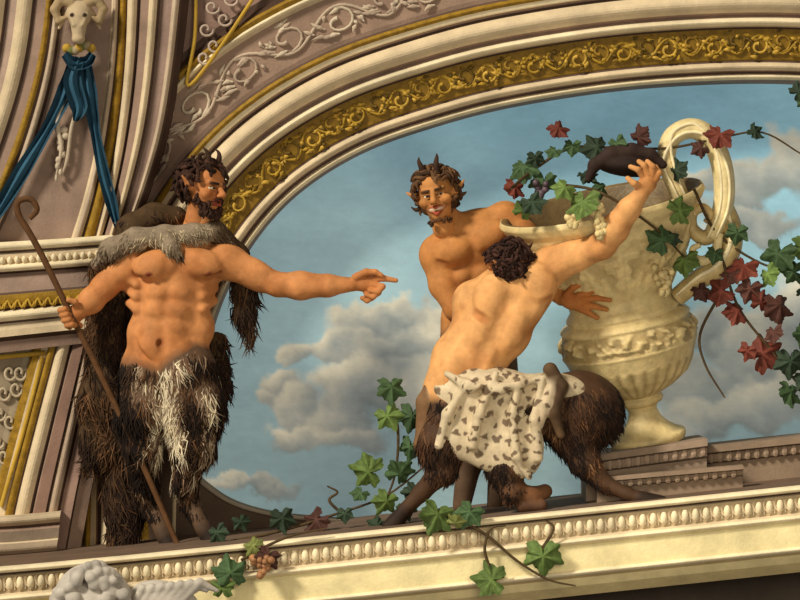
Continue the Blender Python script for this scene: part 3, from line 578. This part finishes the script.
# ================================================================ FIGURE 3
c3=(520,340,165); S3=empty('satyr',(530,500,160),c3)
b=Sdf(8); T3=hx('D49C62')
b.ell((514,294,158),(45,30,25),-22,col=T3); b.ell((494,326,157),(39,38,24),12,col=T3,k=14); b.ell((470,362,158),(36,34,25),25,col=T3,k=14); b.ell((462,392,158),(36,28,27),15,col=T3,k=14)
b.cap((514,280,156),(510,266,154),16,14,T3); b.cap((514,276,160),(545,268,160),14,12,T3); b.cap((510,278,160),(480,296,158),14,12,T3)
b.ell((492,298,178),(17,22,11),15,k=5); b.ell((537,285,178),(17,21,11),-20,k=5); b.ell((481,332,174),(13,30,12),22,k=6); b.ell((515,324,174),(13,28,12),22,k=6); b.ell((456,368,176),(13,22,11),25,k=6); b.ell((482,364,176),(12,22,11),25,k=6)
b.ell((534,310,166),(10,26,14),30,k=6)
b.chain([(520,284,192),(511,300,190),(498,328,189),(472,378,189)],[3,4,4.5,4.5],None,8,op='sub'); b.chain([(476,314,182),(492,324,189),(504,318,191)],[2.2,2.6,2],SKR,5,op='sub'); b.chain([(550,300,182),(534,310,189),(519,312,191)],[2.2,2.6,2],SKR,5,op='sub'); b.chain([(508,284,190),(502,300,192),(500,314,192)],[1.8,2.2,1.8],None,5,op='sub'); b.chain([(527,280,190),(524,294,192),(522,306,192)],[1.8,2.2,1.8],None,5,op='sub')
b.ell((474,302,156),(17,19,18),0,col=T3,k=5); b.chain([(472,304,154),(470,330,134),(488,345,118)],[15,13,10],T3)
b.ell((550,270,160),(19,17,18),-15,col=T3,k=5); b.ell((565,260,168),(18,11,11),-20,k=4); b.cap((551,268,160),(598,250,184),17,12,T3); b.ell((574,267,168),(20,7,9),-20,k=4); b.chain([(598,250,184),(609,234,192),(623,215,197),(634,201,198)],[12.5,13.5,10.5,7.5],T3,5)
b.ell((640,191,198),(9,10,6.5),30,col=T3,k=4)
for a in ([(636,185,200),(631,178,204),(624,175,198)],[(641,182,201),(637,174,204),(632,170,199)],[(645,183,201),(645,175,204),(640,170,199)],[(648,187,200),(651,181,202),(648,175,198)]): b.chain(a,[3.2,2.9,2.4],T3,1.0)
b.chain([(634,195,201),(627,191,205),(621,186,203)],[3.6,3.2,2.4],T3,1.3)
for p,r in [((598,252,184),17),((641,186,200),18),((550,266,168),14),((470,374,170),20),((505,268,160),16),((530,330,165),16)]: b.ell(p,(r,r,r),col=SKR,k=16,op='paint',st=.45)
fd=hx('46301F')
b.ell((582,406,158),(38,35,30),20,col=fd,k=8,fur=1); b.cap((500,405,156),(575,403,160),30,30,fd,10,fur=1); b.chain([(570,428,162),(582,456,166),(600,477,168)],[24,14,8.5],fd,6,1); b.chain([(600,477,168),(622,487,176),(638,492,180)],[8,6,6],fd,4,.4)
b.cap((636,491,180),(654,496,182),7,8,HO,2)
b.chain([(455,410,160),(444,440,166),(446,464,168)],[28,22,15],fd,8,1); b.chain([(446,464,168),(426,486,162),(410,503,164)],[13,8,7],fd,5,.4); b.cap((410,503,164),(396,520,168),7,9,HO,2)
b.chain([(500,430,162),(505,462,172),(512,484,176)],[24,17,12],fd,8,1); b.chain([(512,484,176),(530,490,172),(544,485,166)],[11,9,7],hx('6E4A30'),5,.4); b.cap((522,498,176),(540,498,176),7,6,hx('5A3E2C'),3)
o,V,N,C,fu=b.build('body',M_skin,1.0,c3,S3,paintjit)
m=(fu>.5)
def fcol3(P,idx): n=fbm(P/np.array([14,20,14])+5,3)+.04*rng.normal(size=len(P))+.12*np.exp(-((P[:,0]-585)/26)**2-((P[:,1]-385)/18)**2); return pal((n-.37)*2.2,[hx('1E1410'),hx('2E1E14'),hx('4A3020'),hx('6E4C30'),hx('9A7450')])
v,f,cc=locks(V[m],N[m],6000,lambda P:np.stack([.7*sst(520,580,P[:,0])-.2,np.ones(len(P))*.8,0*P[:,0]],1),(5,12),1.0,fcol3,wild=.22,lift=.1,lfn=lambda P:1-.5*sst(440,480,P[:,1]))
make('goat_fur',v,f,cc,M_fur,c3,S3)
head((508,269,170),22,-125,-6,-14,S3,c3,skin=hx('B47646'),hairn=280,hair=hx('2C1A14'),horns=False,lowhair=True,hl=1.15,neck=False)
d=Sdf(6); LW=hx('D2C2A2')
d.ell((478,398,166),(47,32,27),22,col=LW,k=8); d.ell((500,388,172),(52,22,24),10,col=LW,k=8); d.ell((470,430,176),(34,26,16),10,col=LW,k=8); d.ell((518,438,182),(24,34,10),-10,col=LW,k=8); d.ell((498,452,180),(30,16,10),12,col=LW,k=8); d.ell((560,386,172),(34,14,20),12,col=LW*.75,k=8)
for a in ([(520,376,196),(511,410,197),(516,450,195),(528,470,189)],[(540,380,194),(533,415,195),(537,452,190)],[(496,372,196),(480,410,197),(474,440,193)],[(468,382,194),(450,410,192),(442,440,188)],[(450,372,188),(470,384,196),(500,386,200),(540,376,192)]): d.chain(a,[3,4.5,4.5,3][:len(a)],LW,5)
for a in ([(509,390,201),(500,425,201),(505,462,196)],[(528,388,199),(522,425,199),(526,460,196)],[(484,385,199),(464,415,198),(458,448,195)]): d.chain(a,[2,3,3],hx('A08A68'),5,op='sub')
d.chain([(548,368,192),(558,384,194),(551,408,194),(558,430,190)],[7,6,6,4],hx('2E2018'),4); d.chain([(552,376,192),(544,400,196),(536,428,192)],[5,5,3],hx('C8B79A'),3); d.chain([(440,372,160),(430,400,166),(428,440,166),(436,456,166)],[6,9,9,4],hx('6A4C34'),5)
sp=[]
for _ in range(6000):
    q=np.array([rng.uniform(425,600),rng.uniform(360,478)])
    if all(np.hypot(*(q-z))>9 for z in sp): sp.append(q)
sp=np.array(sp)
def spots(V,C,fur):
    wx=V[:,:2]+np.stack([fbm(V/6+2,2)-.5,fbm(V/6+9,2)-.5],1)*9
    DD=np.sqrt(((wx[:,None,:]-sp[None])**2).sum(2)); D=DD.min(1); big=hash3(np.stack([DD.argmin(1)]*3,1).astype(float)); n=fbm(V/3,2); r=D+(n-.5)*2.5+2.2*(big-.4)
    w=sst(3.6,2.2,r)[:,None]*(C.mean(1)>.22)[:,None]; w2=fbm(V/18,3)[:,None]
    C=C*(1-.45*w2)+hx('94744E')*.45*w2; return C*(1-w*.8)+hx('44291A')*w*.8
d.build('leopard_skin',M_cloth,.8,c3,S3,spots)
# ================================================================ RAM HEAD + BLUE RIBBON
R0=empty('ram_head_ornament',(84,30,60)); r=Sdf(3); RC=hx('B8A484')
r.ell((84,18,60),(13,13,11),col=RC); r.cap((84,22,64),(84,42,68),9,6,RC); r.ell((84,44,70),(6,4,5),col=RC); r.cap((76,20,68),(80,30,72),2,2,RC,2); r.cap((92,20,68),(88,30,72),2,2,RC,2)
for x in (-1,1):
    r.chain([(84+x*8,8,62),(84+x*18,4,62),(84+x*24,14,62),(84+x*20,25,62),(84+x*13,22,64)],[5,5,4.5,3.5,2],hx('A08A68'),1.5); r.cap((84+x*12,16,58),(84+x*20,32,58),3,1.5,RC,2); r.ell((84+x*6,20,71),(2.2,1.8,2),col=hx('3A2A1E'),k=1)
for i in range(7): r.ell((72+i*4,52+3*math.sin(i*1.05),62),(4.5,4.5,4.5),col=[GOL,OL,RC][i%3],k=1)
r.build('ram_head',M_stone,.7,parent=R0)
rb=MB(); BL=hx('2C5064'); BD=hx('1E3E50')
def ribbon(pts,w,col):
    P=catmull(pts,8); T=np.gradient(P,axis=0); nrm=np.stack([T[:,1],-T[:,0]],1); nrm/=np.linalg.norm(nrm,axis=1)[:,None]+1e-9; k=len(P)
    ww=np.interp(np.linspace(0,1,k),np.linspace(0,1,len(w)),w); rows=[]
    for j,u in enumerate((-1,-.5,0,.5,1)):
        q=P.copy(); q[:,:2]+=nrm*(ww*u)[:,None]; q[:,2]+=2.5*math.cos(u*6.3)+1.5*np.sin(np.arange(k)*.35+u*2); rows.append(q)
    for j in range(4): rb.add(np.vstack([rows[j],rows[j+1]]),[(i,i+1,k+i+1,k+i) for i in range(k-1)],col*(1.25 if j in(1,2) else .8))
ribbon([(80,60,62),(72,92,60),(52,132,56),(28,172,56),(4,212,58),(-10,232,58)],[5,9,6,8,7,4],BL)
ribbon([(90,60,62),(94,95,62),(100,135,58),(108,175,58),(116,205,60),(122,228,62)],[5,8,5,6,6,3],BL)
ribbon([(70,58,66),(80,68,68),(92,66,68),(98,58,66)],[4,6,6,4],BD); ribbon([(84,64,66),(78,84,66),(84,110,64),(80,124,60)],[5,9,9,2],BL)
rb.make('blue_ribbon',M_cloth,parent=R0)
dr=MB()
for i in range(9): dr.ell((68-i*.8+2.5*math.sin(i*2),132+i*6,52),(4.5-.35*i,3.8,3),hx('C0B09A'))
dr.tube([(76,95,56),(66,110,54),(62,130,54),(66,150,54),(60,180,52)],[1,2.2,2.8,2.2,.6],hx('C0B09A')); dr.tube([(84,100,56),(76,130,54),(72,160,54),(66,178,52)],[1,2,2,.6],hx('B0A08A'))
dr.make('shell_drop',M_stone,parent=R0)
# ================================================================ STATUE in bottom-left corner
B0=empty('stucco_statue',(90,640,240),(90,590,240))
s=Sdf(4); WC=hx('B8B0A4'); s.ell((92,604,238),(38,40,34),col=WC); s.ell((160,602,236),(34,20,20),15,col=WC); s.cap((92,640,238),(92,700,236),22,40,WC); s.ell((140,640,236),(60,36,30),col=WC)
for i in range(80):
    a=rng.uniform(-3.1,0.0); q=(92+36*math.cos(a)*rng.uniform(.4,1),604+36*math.sin(a)*rng.uniform(.6,1.08),238+rng.uniform(8,34)); s.ell(q,rng.uniform(4,7.5),col=WC*rng.uniform(.75,1.05),k=2)
for i in range(7): s.chain([(134+i*7,600,250),(140+i*9,588-i,252),(150+i*10,590,250)],[4,4,2],WC,2)
s.build('statue_head',M_stone,1.2,(90,590,240),B0)
# ================================================================ LIGHT / CAMERA / WORLD
def sun(name,dirv,e,col,ang):
    l=bpy.data.lights.new(name,'SUN'); l.energy=e; l.color=col; l.angle=math.radians(ang); o=bpy.data.objects.new(name,l); bpy.context.collection.objects.link(o)
    o.rotation_euler=Vector(dirv).to_track_quat('-Z','Y').to_euler(); o.location=(-2,-6,9)
sun('window_sunlight',(.9,.75,-.9),3.7,(1,.92,.77),10)
w=bpy.data.worlds.new('hall_light'); bpy.context.scene.world=w; w.use_nodes=True; w.node_tree.nodes['Background'].inputs[0].default_value=(1,.88,.74,1); w.node_tree.nodes['Background'].inputs[1].default_value=.25
al=bpy.data.lights.new('added_boost_light','AREA'); al.energy=48; al.size=1.4; al.color=(1,.9,.7); ao=bpy.data.objects.new('added_boost_light',al); bpy.context.collection.objects.link(ao); ao.location=(.9,-4.2,4.6); ao.rotation_euler=(Vector((.7,0,5.0))-Vector(ao.location)).to_track_quat('-Z','Y').to_euler()  # unseen area light, added to boost the centre and right
cam=bpy.data.cameras.new('camera'); cam.lens=36*DC/800; cam.sensor_width=36; cam.clip_end=200
co=bpy.data.objects.new('camera',cam); co.location=(0,-DC*S,ZC); co.rotation_euler=(math.pi/2,0,0); bpy.context.collection.objects.link(co); bpy.context.scene.camera=co
try: bpy.context.scene.view_settings.view_transform='Standard'
except Exception as ex: print(ex)
